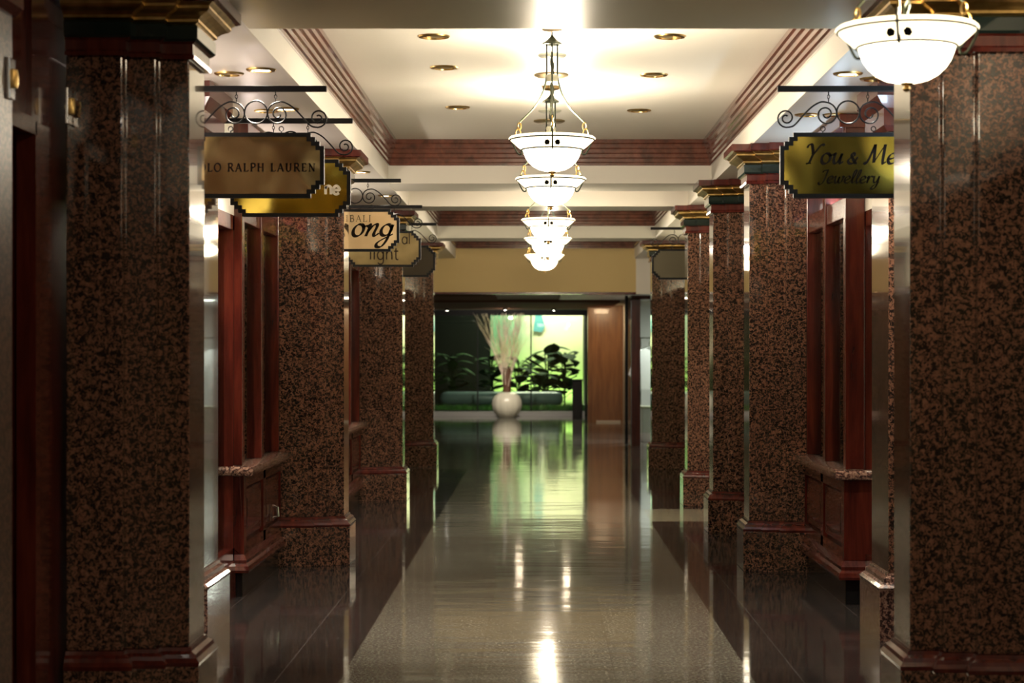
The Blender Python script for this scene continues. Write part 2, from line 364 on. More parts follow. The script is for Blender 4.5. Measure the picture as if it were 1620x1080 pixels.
def pilaster(x, s, y0, y1, label):
    gm = M['granite_matt'] if y0 < 7 else M['granite']
    t = empty('granite_pilaster', (x, y0, 0), label, 'pilaster', 'recessed granite pilasters in the shopfronts')
    L = y1-y0; D = .45
    def pb(p0, z0, p1, z1):
        r = []
        for p, z in ((p0, z0), (p1, z1)):
            r.append([(-s*p, -p, z), (-s*p, L+p, z), (s*D, L+p, z), (s*D, -p, z)])
        return r
    def lp(prof): return MB().loft([[(-s*p, -p, z), (-s*p, L+p, z), (s*D, L+p, z), (s*D, -p, z)] for p, z in prof])
    lp([(.055, 0), (.055, .26)]).build('plinth', M['granite_sill'], t)
    lp([(.055, .26), (.06, .275), (.045, .29), (.03, .30), (.028, .32), (.01, .33), (.008, .345)]).build('base_moulding', M['granite_sill'], t)
    lp([(0, .345), (0, H+.76*H)]).build('shaft', gm, t, bevel=.004)
    lp([(.01, H+.76*H), (.03, H+.78*H), (.03, H+.84*H), (.07, H+.88*H), (.07, ZS)]).build('capital', M['wood'], t)
    return t
pilaster(-1.2*H, -1, 5.7, 6.48, 'pinkish granite pilaster at the far left edge beside the dark doorway')
pilaster(-1.185*H, -1, 9.9, 10.5, 'narrow granite pilaster seen edge on between left foreground column and display window')
pilaster(1.21*H, 1, 9.85, 10.35, 'narrow granite pilaster seen edge on between right foreground column and display window')

# brass plates
def plate(x, y, z, sx, label):
    t = empty('brass_plate', (x, y, z), label, 'wall plate')
    MB().box((0, -.035, -.07), (sx*.012, .035, .07)).build('backplate', M['chrome'], t, bevel=.003)
    MB().lathe([(.0, -.035), (.018, -.03), (.022, 0), (.018, .03), (0, .035)], (sx*.012, 0, 0), 12).build('rosette', M['gold'], t, smooth=True)
plate(-1.2*H+.002, 6.43, H+.922, 1, 'small brass rosette plate on the pilaster at the left edge')
plate(-1.815, 7.292, H+.94, 1, 'small brass rosette plate high on the left edge of the left foreground column')

# ------------------------------------------------------------ display windows
def bay(s, xf, yn, yf, label, last=False):
    t = empty('display_window', (xf, yn, 0), label, 'display window')
    L = yf-yn; D = .5; zs0, zs1 = .735, .80
    e = lambda u: s*u            # u>0 away from the corridor
    MB().box((e(.012), .012, 0), (e(D), L, .15)).build('kick_board', M['kick'], t)
    mb = MB().loft([[(e(-p), -p, z), (e(-p), L, z), (e(D), L, z), (e(D), -p, z)] for p, z in
        [(.03, .15), (.035, .165), (.03, .19), (.015, .205), (.018, .225), (.005, .25), (0, .26)]])
    mb.build('base_moulding', M['wood'], t)
    # carcass with two framed panels on the corridor side
    c = MB().box((e(.028), 0, .26), (e(D), L, zs0))
    c.box((0, 0, .26), (e(.028), .10, zs0)); c.box((0, L/2-.05, .26), (e(.028), L/2+.05, zs0)); c.box((0, L-.10, .26), (e(.028), L, zs0))
    c.box((0, .1, .26), (e(.028), L-.1, .33)); c.box((0, .1, zs0-.07), (e(.028), L-.1, zs0))
    cab = c.build('cabinet', M['wood'], t, bevel=.003)
    for a, b in ((.1, L/2-.05), (L/2+.05, L-.1)):
        MB().loft([[(e(u), a+q, .33+q), (e(u), b-q, .33+q), (e(u), b-q, zs0-.07-q), (e(u), a+q, zs0-.07-q)] for u, q in ((.028, .005), (.012, .02), (.018, .05), (.006, .08))]).build('raised_panel', M['wood'], cab)
    # sill with a rounded nose
    nose = [(.02, zs0), (.055, zs0+.008), (.065, zs0+.022), (.065, zs1-.022), (.055, zs1-.006), (.035, zs1)]
    MB().loft([[(e(-p), -p, z), (e(-p), L, z), (e(D), L, z), (e(D), -p, z)] for p, z in nose]).build('sill', M['granite_sill'], t, smooth=True)
    pw = .115
    for k in range(3):
        y = (L-.12)*k/2
        MB().box((e(.01), y, zs1), (e(.01+pw), y+.09, ZS-.03)).build('post', M['wood'], t, bevel=.006)
    MB().box((e(.02), .02, H+.53*H), (e(.11), L-.02, H+.61*H)).build('head_rail', M['wood'], t, bevel=.004)
    MB().box((e(-.03), -.03, ZS-.085), (e(.3), L, ZS-.005)).build('cornice', M['wood'], t, bevel=.006)
    MB().box((e(.06), .09, zs1), (e(.068), L, H+.53*H)).build('pane', M['glass'], t)
    MB().box((e(D-.03), 0, zs1), (e(D), L, ZS-.08)).build('back_panel', M['wood'], t)
    return t
b1 = bay(-1, -1.2*H, .00257*K, .0030*K-.2, 'red mahogany display window on the left with granite sill and chrome fitting')
hk = MB(); hk.box((-.004, 1.15, .36), (.012, 1.22, .47)); hk.tube([(.012, 1.185, .46), (.04, 1.185, .45), (.045, 1.185, .39), (.012, 1.185, .38)], .009)
hk.build('chrome_fitting', M['chrome'], b1)
bay(-1, -1.185*H, .0038*K, .00425*K-.15, 'partly hidden mahogany display window between second and third left columns')
bay(1, 1.2*H, .00249*K, .0029*K-.1, 'dark mahogany display window on the right under the jewellery sign')

# ------------------------------------------------------------ lettering
def cr(pts, sub=6):
    if len(pts) < 3: 
        return [tuple(p) for p in pts]
    out = []; q = [pts[0]]+list(pts)+[pts[-1]]
    for i in range(1, len(q)-2):
        p0, p1, p2, p3 = q[i-1], q[i], q[i+1], q[i+2]
        for k in range(sub):
            t = k/sub; out.append(tuple(.5*((2*p1[j])+(-p0[j]+p2[j])*t+(2*p0[j]-5*p1[j]+4*p2[j]-p3[j])*t*t+(-p0[j]+3*p1[j]-3*p2[j]+p3[j])*t**3) for j in (0, 1)))
    out.append(tuple(pts[-1])); return out
def ell(cx, cy, rx, ry, a0, a1, k=9): return [(cx+rx*math.cos(math.radians(a0+(a1-a0)*i/k)), cy+ry*math.sin(math.radians(a0+(a1-a0)*i/k))) for i in range(k+1)]
# glyph: (advance, [(kind, points)]), 'T' thick line, 't' thin line, 'c' curve
G = {
 'P': (.72, [('T', [(.18, 0), (.18, 1)]), ('c', [(.18, 1), (.45, 1), (.62, .88), (.62, .66), (.45, .5), (.18, .5)]), ('s', (.04, .34, 0)), ('s', (.04, .2, 1))]),
 'R': (.82, [('T', [(.18, 0), (.18, 1)]), ('c', [(.18, 1), (.45, 1), (.60, .88), (.60, .68), (.45, .53), (.18, .53)]), ('T', [(.4, .53), (.74, 0)]), ('s', (.04, .32, 0)), ('s', (.04, .2, 1)), ('s', (.66, .84, 0))]),
 'B': (.76, [('T', [(.18, 0), (.18, 1)]), ('c', [(.18, 1), (.42, 1), (.56, .9), (.56, .66), (.42, .53), (.18, .53)]), ('c', [(.38, .53), (.58, .46), (.66, .28), (.56, .05), (.38, 0), (.18, 0)]), ('s', (.04, .2, 0)), ('s', (.04, .2, 1))]),
 'O': (.92, [('c', ell(.44, .5, .38, .51, 90, 450, 14))]),
 'L': (.68, [('T', [(.18, 0), (.18, 1)]), ('t', [(.18, .02), (.6, .02), (.62, .2)]), ('s', (.04, .32, 1)), ('s', (.04, .18, 0))]),
 'A': (.84, [('t', [(.08, 0), (.4, 1)]), ('T', [(.4, 1), (.74, 0)]), ('t', [(.19, .35), (.6, .35)]), ('s', (-.02, .2, 0)), ('s', (.62, .86, 0))]),
 'H': (.92, [('T', [(.18, 0), (.18, 1)]), ('T', [(.72, 0), (.72, 1)]), ('t', [(.18, .52), (.72, .52)]), ('s', (.05, .31, 0)), ('s', (.05, .31, 1)), ('s', (.59, .85, 0)), ('s', (.59, .85, 1))]),
 'U': (.86, [('c', [(.18, 1), (.18, .6), (.2, .18), (.42, .0), (.64, .18), (.68, .6), (.68, 1)]), ('T', [(.18, .35), (.18, 1)]), ('s', (.05, .31, 1)), ('s', (.57, .79, 1))]),
 'E': (.70, [('T', [(.18, 0), (.18, 1)]), ('t', [(.18, .02), (.6, .02), (.62, .18)]), ('t', [(.18, .98), (.57, .98), (.58, .84)]), ('t', [(.18, .52), (.48, .52)]), ('s', (.05, .2, 0)), ('s', (.05, .2, 1))]),
 'N': (.92, [('t', [(.18, 0), (.18, 1)]), ('T', [(.16, 1), (.74, 0)]), ('t', [(.74, 0), (.74, 1)]), ('s', (.06, .3, 0)), ('s', (.04, .2, 1)), ('s', (.64, .85, 1))]),
 'I': (.40, [('T', [(.2, 0), (.2, 1)]), ('s', (.07, .33, 0)), ('s', (.07, .33, 1))]),
 ' ': (.42, []),
 # lower case / script
 'o': (.60, [('c', ell(.28, .27, .22, .27, 80, 440, 12)), ('c', [(.42, .46), (.52, .44), (.62, .5)])]),
 'n': (.66, [('c', [(.02, .4), (.1, .52), (.14, .45), (.1, 0)]), ('c', [(.11, .15), (.25, .45), (.4, .54), (.46, .44), (.42, .12), (.5, .02), (.64, .14)])]),
 'g': (.66, [('c', ell(.26, .28, .22, .25, 60, 420, 12)), ('c', [(.48, .52), (.46, .2), (.42, -.2), (.28, -.46), (.08, -.46), (.04, -.32), (.2, -.16), (.62, .1)])]),
 'u': (.62, [('c', [(.02, .42), (.1, .54), (.1, .2), (.2, .02), (.34, .1), (.46, .5)]), ('c', [(.47, .54), (.44, .15), (.5, .02), (.62, .12)])]),
 'e': (.52, [('c', [(.04, .24), (.24, .26), (.42, .38), (.32, .54), (.12, .46), (.05, .22), (.16, .02), (.34, .02), (.5, .14)])]),
 'w': (.80, [('c', [(.02, .42), (.1, .54), (.1, .2), (.18, .02), (.3, .08), (.4, .5)]), ('c', [(.4, .5), (.38, .15), (.46, .02), (.6, .1), (.68, .4), (.66, .54), (.78, .46)])]),
 'l': (.34, [('c', [(.02, .14), (.24, .6), (.28, .95), (.18, 1.0), (.1, .7), (.1, .2), (.18, .02), (.34, .14)])]),
 'r': (.46, [('c', [(.02, .36), (.12, .56), (.12, .4), (.1, 0)]), ('c', [(.11, .2), (.22, .46), (.36, .54), (.44, .46)])]),
 'y': (.60, [('c', [(.02, .42), (.1, .54), (.1, .2), (.2, .04), (.34, .12), (.46, .5)]), ('c', [(.47, .54), (.44, 0), (.34, -.34), (.16, -.46), (.04, -.36), (.2, -.16), (.58, .1)])]),
 'Y': (.82, [('c', [(.0, .82), (.06, .98), (.2, .98), (.3, .75), (.38, .5)]), ('c', [(.86, .95), (.7, .98), (.5, .66), (.36, .4), (.28, .06), (.14, .0)]), ('s', (.12, .4, 0))]),
 'M': (1.15, [('c', [(.0, .08), (.1, .0), (.22, .3), (.36, 1)]), ('T', [(.36, 1), (.5, .06)]), ('t', [(.5, .06), (.88, 1)]), ('T', [(.88, 1), (.94, .14)]), ('c', [(.94, .14), (1.0, .0), (1.12, .1)])]),
 'J': (.66, [('c', [(.2, .84), (.3, .98), (.62, 1)]), ('c', [(.56, 1), (.5, .5), (.38, .04), (.18, -.1), (.04, .04), (.14, .14)])]),
 '&': (.70, [('c', [(.62, .38), (.4, .02), (.16, .0), (.06, .16), (.2, .34), (.4, .48), (.36, .62), (.24, .58), (.26, .4), (.5, .04), (.62, .02)])]),
 # plain sans
 '1': (.24, [('m', [(.1, 0), (.1, 1)])]),                                     # l
 '2': (.24, [('m', [(.1, 0), (.1, .62)]), ('m', [(.1, .80), (.1, .90)])]),     # i
 '3': (.60, [('m', ell(.28, .31, .22, .31, 60, 420, 12)), ('m', [(.5, .62), (.5, -.1), (.42, -.3), (.24, -.34), (.08, -.25)])]),  # g
 '4': (.60, [('m', [(.1, 0), (.1, 1)]), ('m', [(.1, .4), (.2, .58), (.36, .62), (.48, .5), (.5, 0)])]),  # h
 '5': (.40, [('m', [(.16, .85), (.16, .12), (.24, .0), (.34, .0)]), ('m', [(.02, .62), (.34, .62)])]),  # t
 '6': (.60, [('m', ell(.28, .31, .22, .31, 60, 420, 12)), ('m', [(.5, .62), (.5, 0)])]),  # a
 '7': (.60, [('m', [(.1, .62), (.1, 0)]), ('m', [(.1, .4), (.2, .58), (.36, .62), (.48, .5), (.5, 0)])]),  # n
 '8': (.60, [('m', [(.08, .33), (.52, .33), (.46, .54), (.3, .63), (.12, .52), (.06, .32), (.12, .1), (.3, .0), (.5, .1)])]),  # e
}
def text_mb(mb, txt, x0, z0, size, y, thick=.13, thin=.05, shear=0., track=0., nib=35, depth=.002):
    """x0 = left end, on the plane y (towards -y); returns the width"""
    def width_of(kind, dx, dz):
        if kind == 'T': return thick
        if kind in 't': return thin
        if kind == 'm': return thick
        a = math.atan2(dz, dx)-math.radians(nib); return thin+(thick-thin)*abs(math.sin(a))
    pen = x0
    for ch in txt:
        adv, strokes = G[ch]
        for kind, d in strokes:
            if kind == 's': pts = [(d[0], d[2]+(.02 if d[2] == 0 else -.02)), (d[1], d[2]+(.02 if d[2] == 0 else -.02))]; kd = 't'
            elif kind in 'Tt': pts = d; kd = kind
            else: pts = cr(d); kd = kind
            n_ = len(pts)
            for i in range(n_-1) if kd in 'Tt' else [None]:
                seg = pts[i:i+2] if i is not None else pts
                L_, R_ = [], []
                for j, p in enumerate(seg):
                    a = seg[max(j-1, 0)]; b = seg[min(j+1, len(seg)-1)]
                    dx, dz = b[0]-a[0], b[1]-a[1]; ln = math.hypot(dx, dz) or 1; w_ = width_of(kd, dx, dz)/2
                    nx, nz = -dz/ln*w_, dx/ln*w_
                    def tf(q, r_): return (pen+(q+shear*r_)*size, z0+r_*size)
                    L_.append(tf(p[0]+nx, p[1]+nz)); R_.append(tf(p[0]-nx, p[1]-nz))
                rings = [[(l[0], y, l[1]), (r[0], y, r[1]), (r[0], y-depth, r[1]), (l[0], y-depth, l[1])] for l, r in zip(L_, R_)]
                mb.loft(rings)
        pen += (adv+track)*size
    return pen-x0
def twidth(txt, size, track=0): return sum((G[c][0]+track)*size for c in txt)

# ------------------------------------------------------------ hanging signs
SW, SH = .674, .322
def stepped(hw, hh, st, k=3):
    """outline with stair-cut corners"""
    q = []
    for i in range(k):
        q.append((hw-(k-i)*st, hh-i*st)); q.append((hw-(k-i-1)*st, hh-i*st)) if False else q.append((hw-(k-i)*st, hh-(i+1)*st)) 
    # q runs from the top edge down to the right edge
    pts = []
    c = [(hw-k*st, hh)]
    x, z = hw-k*st, hh
    for i in range(k):
        z -= st; c.append((x, z)); x += st; c.append((x, z))
    out = [(a, b) for a, b in c]
    out += [(a, -b) for a, b in reversed(c)]
    out += [(-a, -b) for a, b in c]
    out += [(-a, b) for a, b in reversed(c)]
    return out
def spiral(cx, cz, r0, r1, a0, turns, n_=26):
    return [(cx+(r0+(r1-r0)*i/n_)*math.cos(math.radians(a0)+turns*2*math.pi*i/n_), 0, cz+(r0+(r1-r0)*i/n_)*math.sin(math.radians(a0)+turns*2*math.pi*i/n_)) for i in range(n_+1)]
u = .00312
def make_sign(s, cx, y, label, board_mat, texts, thick_frame=M['black'], rod_len=1.0):
    """s = +1: free end towards +x (left wall sign); origin at the board centre"""
    zc = H+.61*H
    t = empty('hanging_shop_sign', (cx, y, zc), label, 'sign', 'shop signs hanging from iron brackets')
    zr = H+.862*H-zc
    wallx = -s*(SW/2+.15); free = s*(SW/2+.012)
    MB().box((wallx, -.014, zr-.014), (free, .014, zr+.014)).build('rod', M['black'], t, bevel=.003)
    sc = MB()
    def sp(pts): sc.tube(pts, .0042, 6)
    z1 = zr-41*u     # centre line of the scrolls
    for d in (1, -1):
        # outer curl, S sweep, inner curl
        oc = spiral(d*98*u, z1-5*u, 15*u, 3.5*u, -90, d*1.6)
        m_ = [(d*98*u, 0, z1-20*u), (d*86*u, 0, z1-17*u), (d*72*u, 0, z1-2*u), (d*58*u, 0, z1+12*u), (d*44*u, 0, z1+20*u), (d*34*u, 0, z1+20*u)]
        q = [(a, c) for a, b, c in m_]; sp([(a, 0, c) for a, c in cr(q, 6)])
        sp(oc)
        sp(spiral(d*35*u, z1+1*u, 19*u, 3.5*u, 90, -d*(-1.9) if False else d*1.75, 34))
    sp([(a, 0, c) for a, c in ell(0, z1+4*u, 18*u, 18*u, 0, 360, 28)])
    scb = sc.build('scroll_bracket', M['black'], t, smooth=True)
    for d in (1, -1):
        ch = MB(); zz = z1+21*u
        L = (zr-.014)-zz; k = 3
        for i in range(k):
            c = zz+L*(i+.5)/k
            ring = [(math.cos(a)*.0065, 0, math.sin(a)*L/k*.62) for a in [j*math.pi/5 for j in range(10)]]
            ring = [((p[0], 0, p[2]) if i % 2 else (0, p[0], p[2])) for p in ring]
            ch.tube([(d*31*u+p[0], p[1], c+p[2]) for p in ring], .002, 5, closed=True)
        ch.build('chain', M['black'], scb)
        rg = MB(); ztop = z1-18*u; zb = SH/2
        L2 = ztop-zb
        c = ztop-.013
        rg.tube([(d*40*u+math.cos(a)*.0115, 0, c+math.sin(a)*.0115) for a in [j*math.pi/8 for j in range(16)]], .0028, 5, closed=True)
        rg.tube([(d*40*u, 0, zb-.004), (d*40*u, 0, c-.0115)], .003, 5)
        rg.build('hook_ring', M['black'], scb)
    # frame ring
    fo = stepped(SW/2, SH/2, .022); fi = stepped(SW/2-.02, SH/2-.02, .022)
    fr = MB(); fr.loft([[(a, -.016, b) for a, b in fo], [(a, .016, b) for a, b in fo], [(a, .016, b) for a, b in fi], [(a, -.016, b) for a, b in fi], [(a, -.016, b) for a, b in fo]], cap=False)
    fr.build('frame', thick_frame, t)
    bd = MB().loft([[(a, -.008, b) for a, b in fi], [(a, .008, b) for a, b in fi]]).build('board', board_mat, t)
    for nm, spec, m in texts:
        for (txt, xc, z0, size, kw) in spec:
            pen = xc-twidth(txt, size, kw.get('track', 0))/2
            for c_ in txt:
                mb = MB(); pen += text_mb(mb, c_, pen, z0, size, -.0085, **kw)
                if c_ != ' ': mb.build('letter', m, bd)
    return t
def sx(z): return (-.707*H-SW/2, z*K)
a, b = sx(.00208)
make_sign(1, a, b, 'brass sign reading POLO RALPH LAUREN hanging nearest on the left', M['brass'],
   [('lettering', [('POLO RALPH LAUREN', -.008, -.030, .0392, dict(track=.17, thick=.19, thin=.09))], M['ink'])])
a, b = sx(.00237)
make_sign(1, a, b, 'yellow brass sign half hidden behind the first left sign, white letters at its end', M['brass_yellow'],
   [('lettering', [('78', .235, -.035, .075, dict(thick=.2, thin=.2))], M['white_ink'])])
a, b = sx(.0032)
make_sign(1, a, b, 'pale peach sign with black script hanging third on the left', M['brass_pale'],
   [('lettering', [('BALI', .045, .065, .050, dict(track=.2, thick=.1, thin=.05)), ('ong', .125, -.045, .17, dict(shear=.35, thick=.15, thin=.06))], M['ink'])])
a, b = sx(.00378)
make_sign(1, a, b, 'dull brass sign hanging fourth on the left with thin sans lettering', M['brass_dull'],
   [('lettering', [('61', .205, .045, .1, dict(thick=.1, thin=.1)), ('12345', .01, -.095, .12, dict(thick=.1, thin=.1, track=.04))], M['ink_soft'])])
a, b = sx(.0043)
make_sign(1, a, b, 'farthest dark bronze sign on the left beside the last column', M['bronze_dark'], [])
def sr(z): return (.792*H+SW/2, z*K)
a, b = sr(.00208)
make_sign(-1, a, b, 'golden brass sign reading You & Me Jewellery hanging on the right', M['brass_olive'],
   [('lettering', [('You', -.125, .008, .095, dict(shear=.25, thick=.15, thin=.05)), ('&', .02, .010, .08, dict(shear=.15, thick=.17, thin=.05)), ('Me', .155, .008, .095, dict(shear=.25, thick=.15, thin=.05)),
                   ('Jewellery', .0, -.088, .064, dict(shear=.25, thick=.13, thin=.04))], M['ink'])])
a, b = sr(.00445)
make_sign(-1, a, b, 'farthest sign on the right, a blank dull bronze board', M['blank_board'], [])

# ------------------------------------------------------------ chandeliers
def make_chandelier(loc, label, sc=1.0, power=22, rot=30):
    t = empty('bowl_chandelier', loc, label, 'chandelier', 'glass bowl chandeliers along the corridor'); 
    top = (ZC-loc[2])/sc; t.scale = (sc, sc, sc); t.rotation_euler = (0, 0, math.radians(rot))
    R = .235
    bw = [(.160, -.068), (.155, -.085), (.145, -.11), (.128, -.135), (.104, -.157), (.075, -.173), (.04, -.182), (.002, -.185)]
    rings = bw + [(.002, -.180)]+[(r-.006, z+.005) for r, z in bw[-2::-1]]
    MB().lathe(rings, n=40).build('glass_bowl', M['bowl'], t, smooth=True)
    fl = [(R, 0), (R+.003, -.006), (R-.01, -.016), (.205, -.035), (.182, -.055), (.160, -.068)]
    grim = MB().lathe(fl+[(r-.006, z+.005) for r, z in fl[::-1]], n=40); grim = grim.build('glass_rim', M['bowl_rim'], t, smooth=True)
    for r, z in ((R-.005, -.012), (.166, -.066)):
        MB().tube([(math.cos(a)*r, math.sin(a)*r, z) for a in [k*math.pi/24 for k in range(48)]], .0045, 6, closed=True).build('metal_band', M['antique'], t, smooth=True)
    MB().lathe([(.0, -.215), (.01, -.21), (.014, -.203), (.008, -.195), (.018, -.19), (.022, -.184), (0, -.182)], n=16).build('finial', M['gold'], t, smooth=True)
    ztp = .55
    MB().tube([(0, 0, ztp-.02), (0, 0, top)], .005, 8).build('suspension_rod', M['antique'], t)
    MB().lathe([(.0, top), (.06, top-.002), (.055, top-.02), (.02, top-.03), (0, top-.03)], n=24).build('ceiling_rose', M['gold'], t, smooth=True)
    MB().lathe([(.006, ztp+.01), (.012, ztp), (.03, ztp-.018), (.055, ztp-.035), (.055, ztp-.042), (.03, ztp-.038), (.006, ztp-.03)], n=24).build('canopy', M['antique'], t, smooth=True)
    for k in range(3):
        a = math.radians(k*120)
        c, s_ = math.cos(a), math.sin(a)
        pr = [(.034, ztp-.035), (.034, ztp-.10), (.034, ztp-.19), (.042, ztp-.25), (.07, ztp-.32), (.115, ztp-.38), (.170, ztp-.425), (.205, ztp-.452)]
        pp = cr(pr, 5)
        arm = MB().tube([(c*r, s_*r, z) for r, z in pp], .0052, 6).build('arm', M['antique'], t, smooth=True)
        lk = MB()
        for rr, z0, z1 in ((.207, .095, .055), (.215, .062, .0)):
            cz = (z0+z1)/2; h_ = (z0-z1)/2
            lk.tube([(c*(rr+math.cos(q)*h_*.55), s_*(rr+math.cos(q)*h_*.55), cz+math.sin(q)*h_) for q in [j*math.pi/7 for j in range(14)]], .0038, 5, closed=True)
        lk.build('ring_link', M['gold'], arm)
        # curl bracket holding the rim
        cb = [(.222, .03), (.25, .02), (.252, -.01), (.235, -.045), (.215, -.075), (.195, -.078), (.19, -.062), (.2, -.055)]
        MB().tube([(c*r, s_*r, z) for r, z in cr(cb, 4)], .005, 6).build('rim_bracket', M['antique'], arm, smooth=True)
    for k in range(3):
        a = math.radians(-120+k*120)
        for da, ss in ((-.14, 1), (.14, -1)):
            lf = MB()
            c, s_ = math.cos(a+da), math.sin(a+da)
            r0 = .186
            base = Vector((c*r0, s_*r0, -.055)); tv = Vector((-s_, c, 0)); up = Vector((c*.55, s_*.55, .8)).normalized(); nrm = Vector((c, s_, -.6)).normalized()*.004
            ol = [(-.5, .0), (-.9, .4), (-.5, .9), (.3, 1.0), (.9, .6), (.6, .1)]
            rr = [[base+tv*x*.017*ss+up*z*.034+nrm*k2 for x, z in ol] for k2 in (0, 1.5)]
            lf.loft(rr)
            lf.build('leaf_ornament', M['black'], grim)
    cc = MB()
    for ph in (0, 2.1):
        cc.tube([(math.cos(ph+i*.7)*.009, math.sin(ph+i*.7)*.009, .0+i*(.45/30)) for i in range(31)], .0035, 5)
    cc.tube([(0, 0, -.17), (0, 0, .47)], .006, 8)
    cc.build('twisted_stem', M['antique'], t)
    cu = MB().lathe([(.012, .30), (.03, .305), (.034, .335), (.028, .345), (.01, .345)], n=16); cu.build('cup', M['paleplate'], t, smooth=True)
    l = bpy.data.lights.new('bulb', 'POINT'); l.energy = power; l.color = (1, .86, .66); l.shadow_soft_size = .05
    lo = bpy.data.objects.new('bulb', l); S.collection.objects.link(lo); lo.parent = t; lo.location = (0.04, 0, .06)
    return t
CH = [((.82, .00141, .72), 'nearest lit bowl chandelier, at the upper right before the dark column', 14, 1, 12),
      ((.047, .0023, .775), 'large lit bowl chandelier hanging in the middle of the ceiling, first in the centre row', 85, 1, 30),
      ((.052, .00282, .77), 'lit bowl chandelier second in the centre row', 85, 1, 30),
      ((.055, .0038, .79), 'lit bowl chandelier third in the centre row', 45, 1.03, 30),
      ((.064, .0046, .82), 'lit bowl chandelier fourth in the centre row', 45, 1.1, 30),
      ((.046, .0056, .85), 'lowest looking and farthest lit bowl chandelier in the centre row', 70, 1.12, 30)]
for pos, lab, pw, sc_, ro in CH: make_chandelier(P(*pos), lab, sc_, pw, ro)

# round plates on the ceiling along the centre line
proto = None
for i, (z, r, m) in enumerate([(.00252, .085, 'paleplate'), (.0027, .11, 'unlit'), (.0031, .085, 'paleplate'), (.00324, .12, 'unlit')]):
    o = MB().lathe([(0, 0), (r, 0), (r, -.008), (r*.8, -.018), (0, -.02)], n=28).build('ceiling_disc', M[m], smooth=True)
    o.location = (.052*H, z*K, ZC)
    tag(o, ['pale round ceiling plate just behind the first centre chandelier stem', 'dark round ceiling plate, second behind the first centre chandelier',
            'pale round ceiling plate near the end of the large coffer', 'dark round ceiling plate closest to the crossbeam'][i], 'ceiling plate')

# ------------------------------------------------------------ downlights
def downlight(x, y, z, lit, label, r=.085):
    t = empty('recessed_downlight', (x, y, z), label, 'ceiling light', 'round recessed downlights')
    MB().lathe([(r*.72, -.001), (r*.75, -.010), (r, -.008), (r+.006, 0), (r*.72, 0)], n=28).build('trim_ring', M['gold'], t, smooth=True)
    MB().lathe([(0, -.003), (r*.72, -.003), (r*.72, 0), (0, 0)], n=24).build('lamp', M['lit'] if lit else M['unlit'], t)
    if lit:
        l = bpy.data.lights.new('spot', 'SPOT'); l.energy = 110; l.color = (1, .86, .68); l.spot_size = math.radians(95); l.spot_blend = .7; l.shadow_soft_size = .05
        lo = bpy.data.objects.new('spot', l); S.collection.objects.link(lo); lo.parent = t; lo.location = (0, 0, -.03)
rows = ['front', 'middle', 'back']
for i, (z0, z1) in enumerate([(.00237, .00237), (.00263, .0027), (.00306, .0031)]):
    downlight(-.395*H, z0*K, ZC, False, 'unlit gold ringed ceiling downlight left of the chandelier, %s one' % rows[i])
    downlight(.49*H, z1*K, ZC, False, 'unlit gold ringed ceiling downlight right of the chandelier, %s one' % rows[i])
for x, z, lit, lab in [(-.924, .0021, True, 'bright soffit downlight above the first left sign'), (-1.045, .00213, False, 'unlit gold soffit downlight beside left foreground capital'),
        (-.976, .00244, True, 'bright soffit downlight seen through the left iron scrolls'), (-1.06, .00246, False, 'unlit soffit downlight seen through the left iron scrolls'),
        (-.93, .0033, True, 'bright soffit downlight over the pale script sign'), (-.92, .0038, True, 'bright soffit downlight deep on the left beyond the third scroll'),
        (1.04, .00213, True, 'bright soffit downlight above the jewellery sign'), (1.15, .00217, False, 'unlit gold soffit downlight beside the nearest chandelier'),
        (1.06, .0025, False, 'unlit soffit downlight seen through the right iron scrolls'), (1.17, .0025, False, 'unlit soffit downlight behind the right scrolls near the column'),
        (1.0, .0038, True, 'bright soffit downlight deep on the right between far columns')]:
    downlight(x*H, z*K, ZS, lit, lab, .07)

# ------------------------------------------------------------ end of corridor and lobby
ZL = H+.637*H; ZHd = H+.595*H
YG = 44.1
sbox('wall_end', (-6, YH, ZHd), (.98*H, YH+.25, ZC), M['ochre'])
sbox('wall_end', (.98*H, YH, ZHd-.03), (6, YH+.25, ZC), M['cream'])
sbox('trim_60', (-6, YH-.02, ZHd-.03), (.98*H, YH+.27, ZHd+.0), M['wood'])
sbox('wall_end', (-6, YH, 0), (-1.3*H, YH+.25, ZHd), M['ochre'])
sbox('wall_end', (1.28*H, YH, 0), (6, YH+.25, ZHd-.03), M['cream'])
lc = MB().box((-6, YH+.25, ZL), (6, YG+.2, ZL+.1))
struct('ceiling', lc, M['lobby_ceiling'])
# wooden ceiling panels of the lobby
for i, (x0, x1, y0, y1) in enumerate([(-4, -.75, 31.2, 34.0), (-4, 1.5, 35.2, 41.2), (.35, 1.5, 29.6, 33.6)]):
    sbox('trim_%d' % (61+i), (x0, y0, ZL-.05), (x1, y1, ZL), M['dark_panel'] if i != 2 else M['cream'])
sbox('wall_left', (-4.3, YH+.25, 0), (-4.2, 50, 4.2), M['darkwall'])
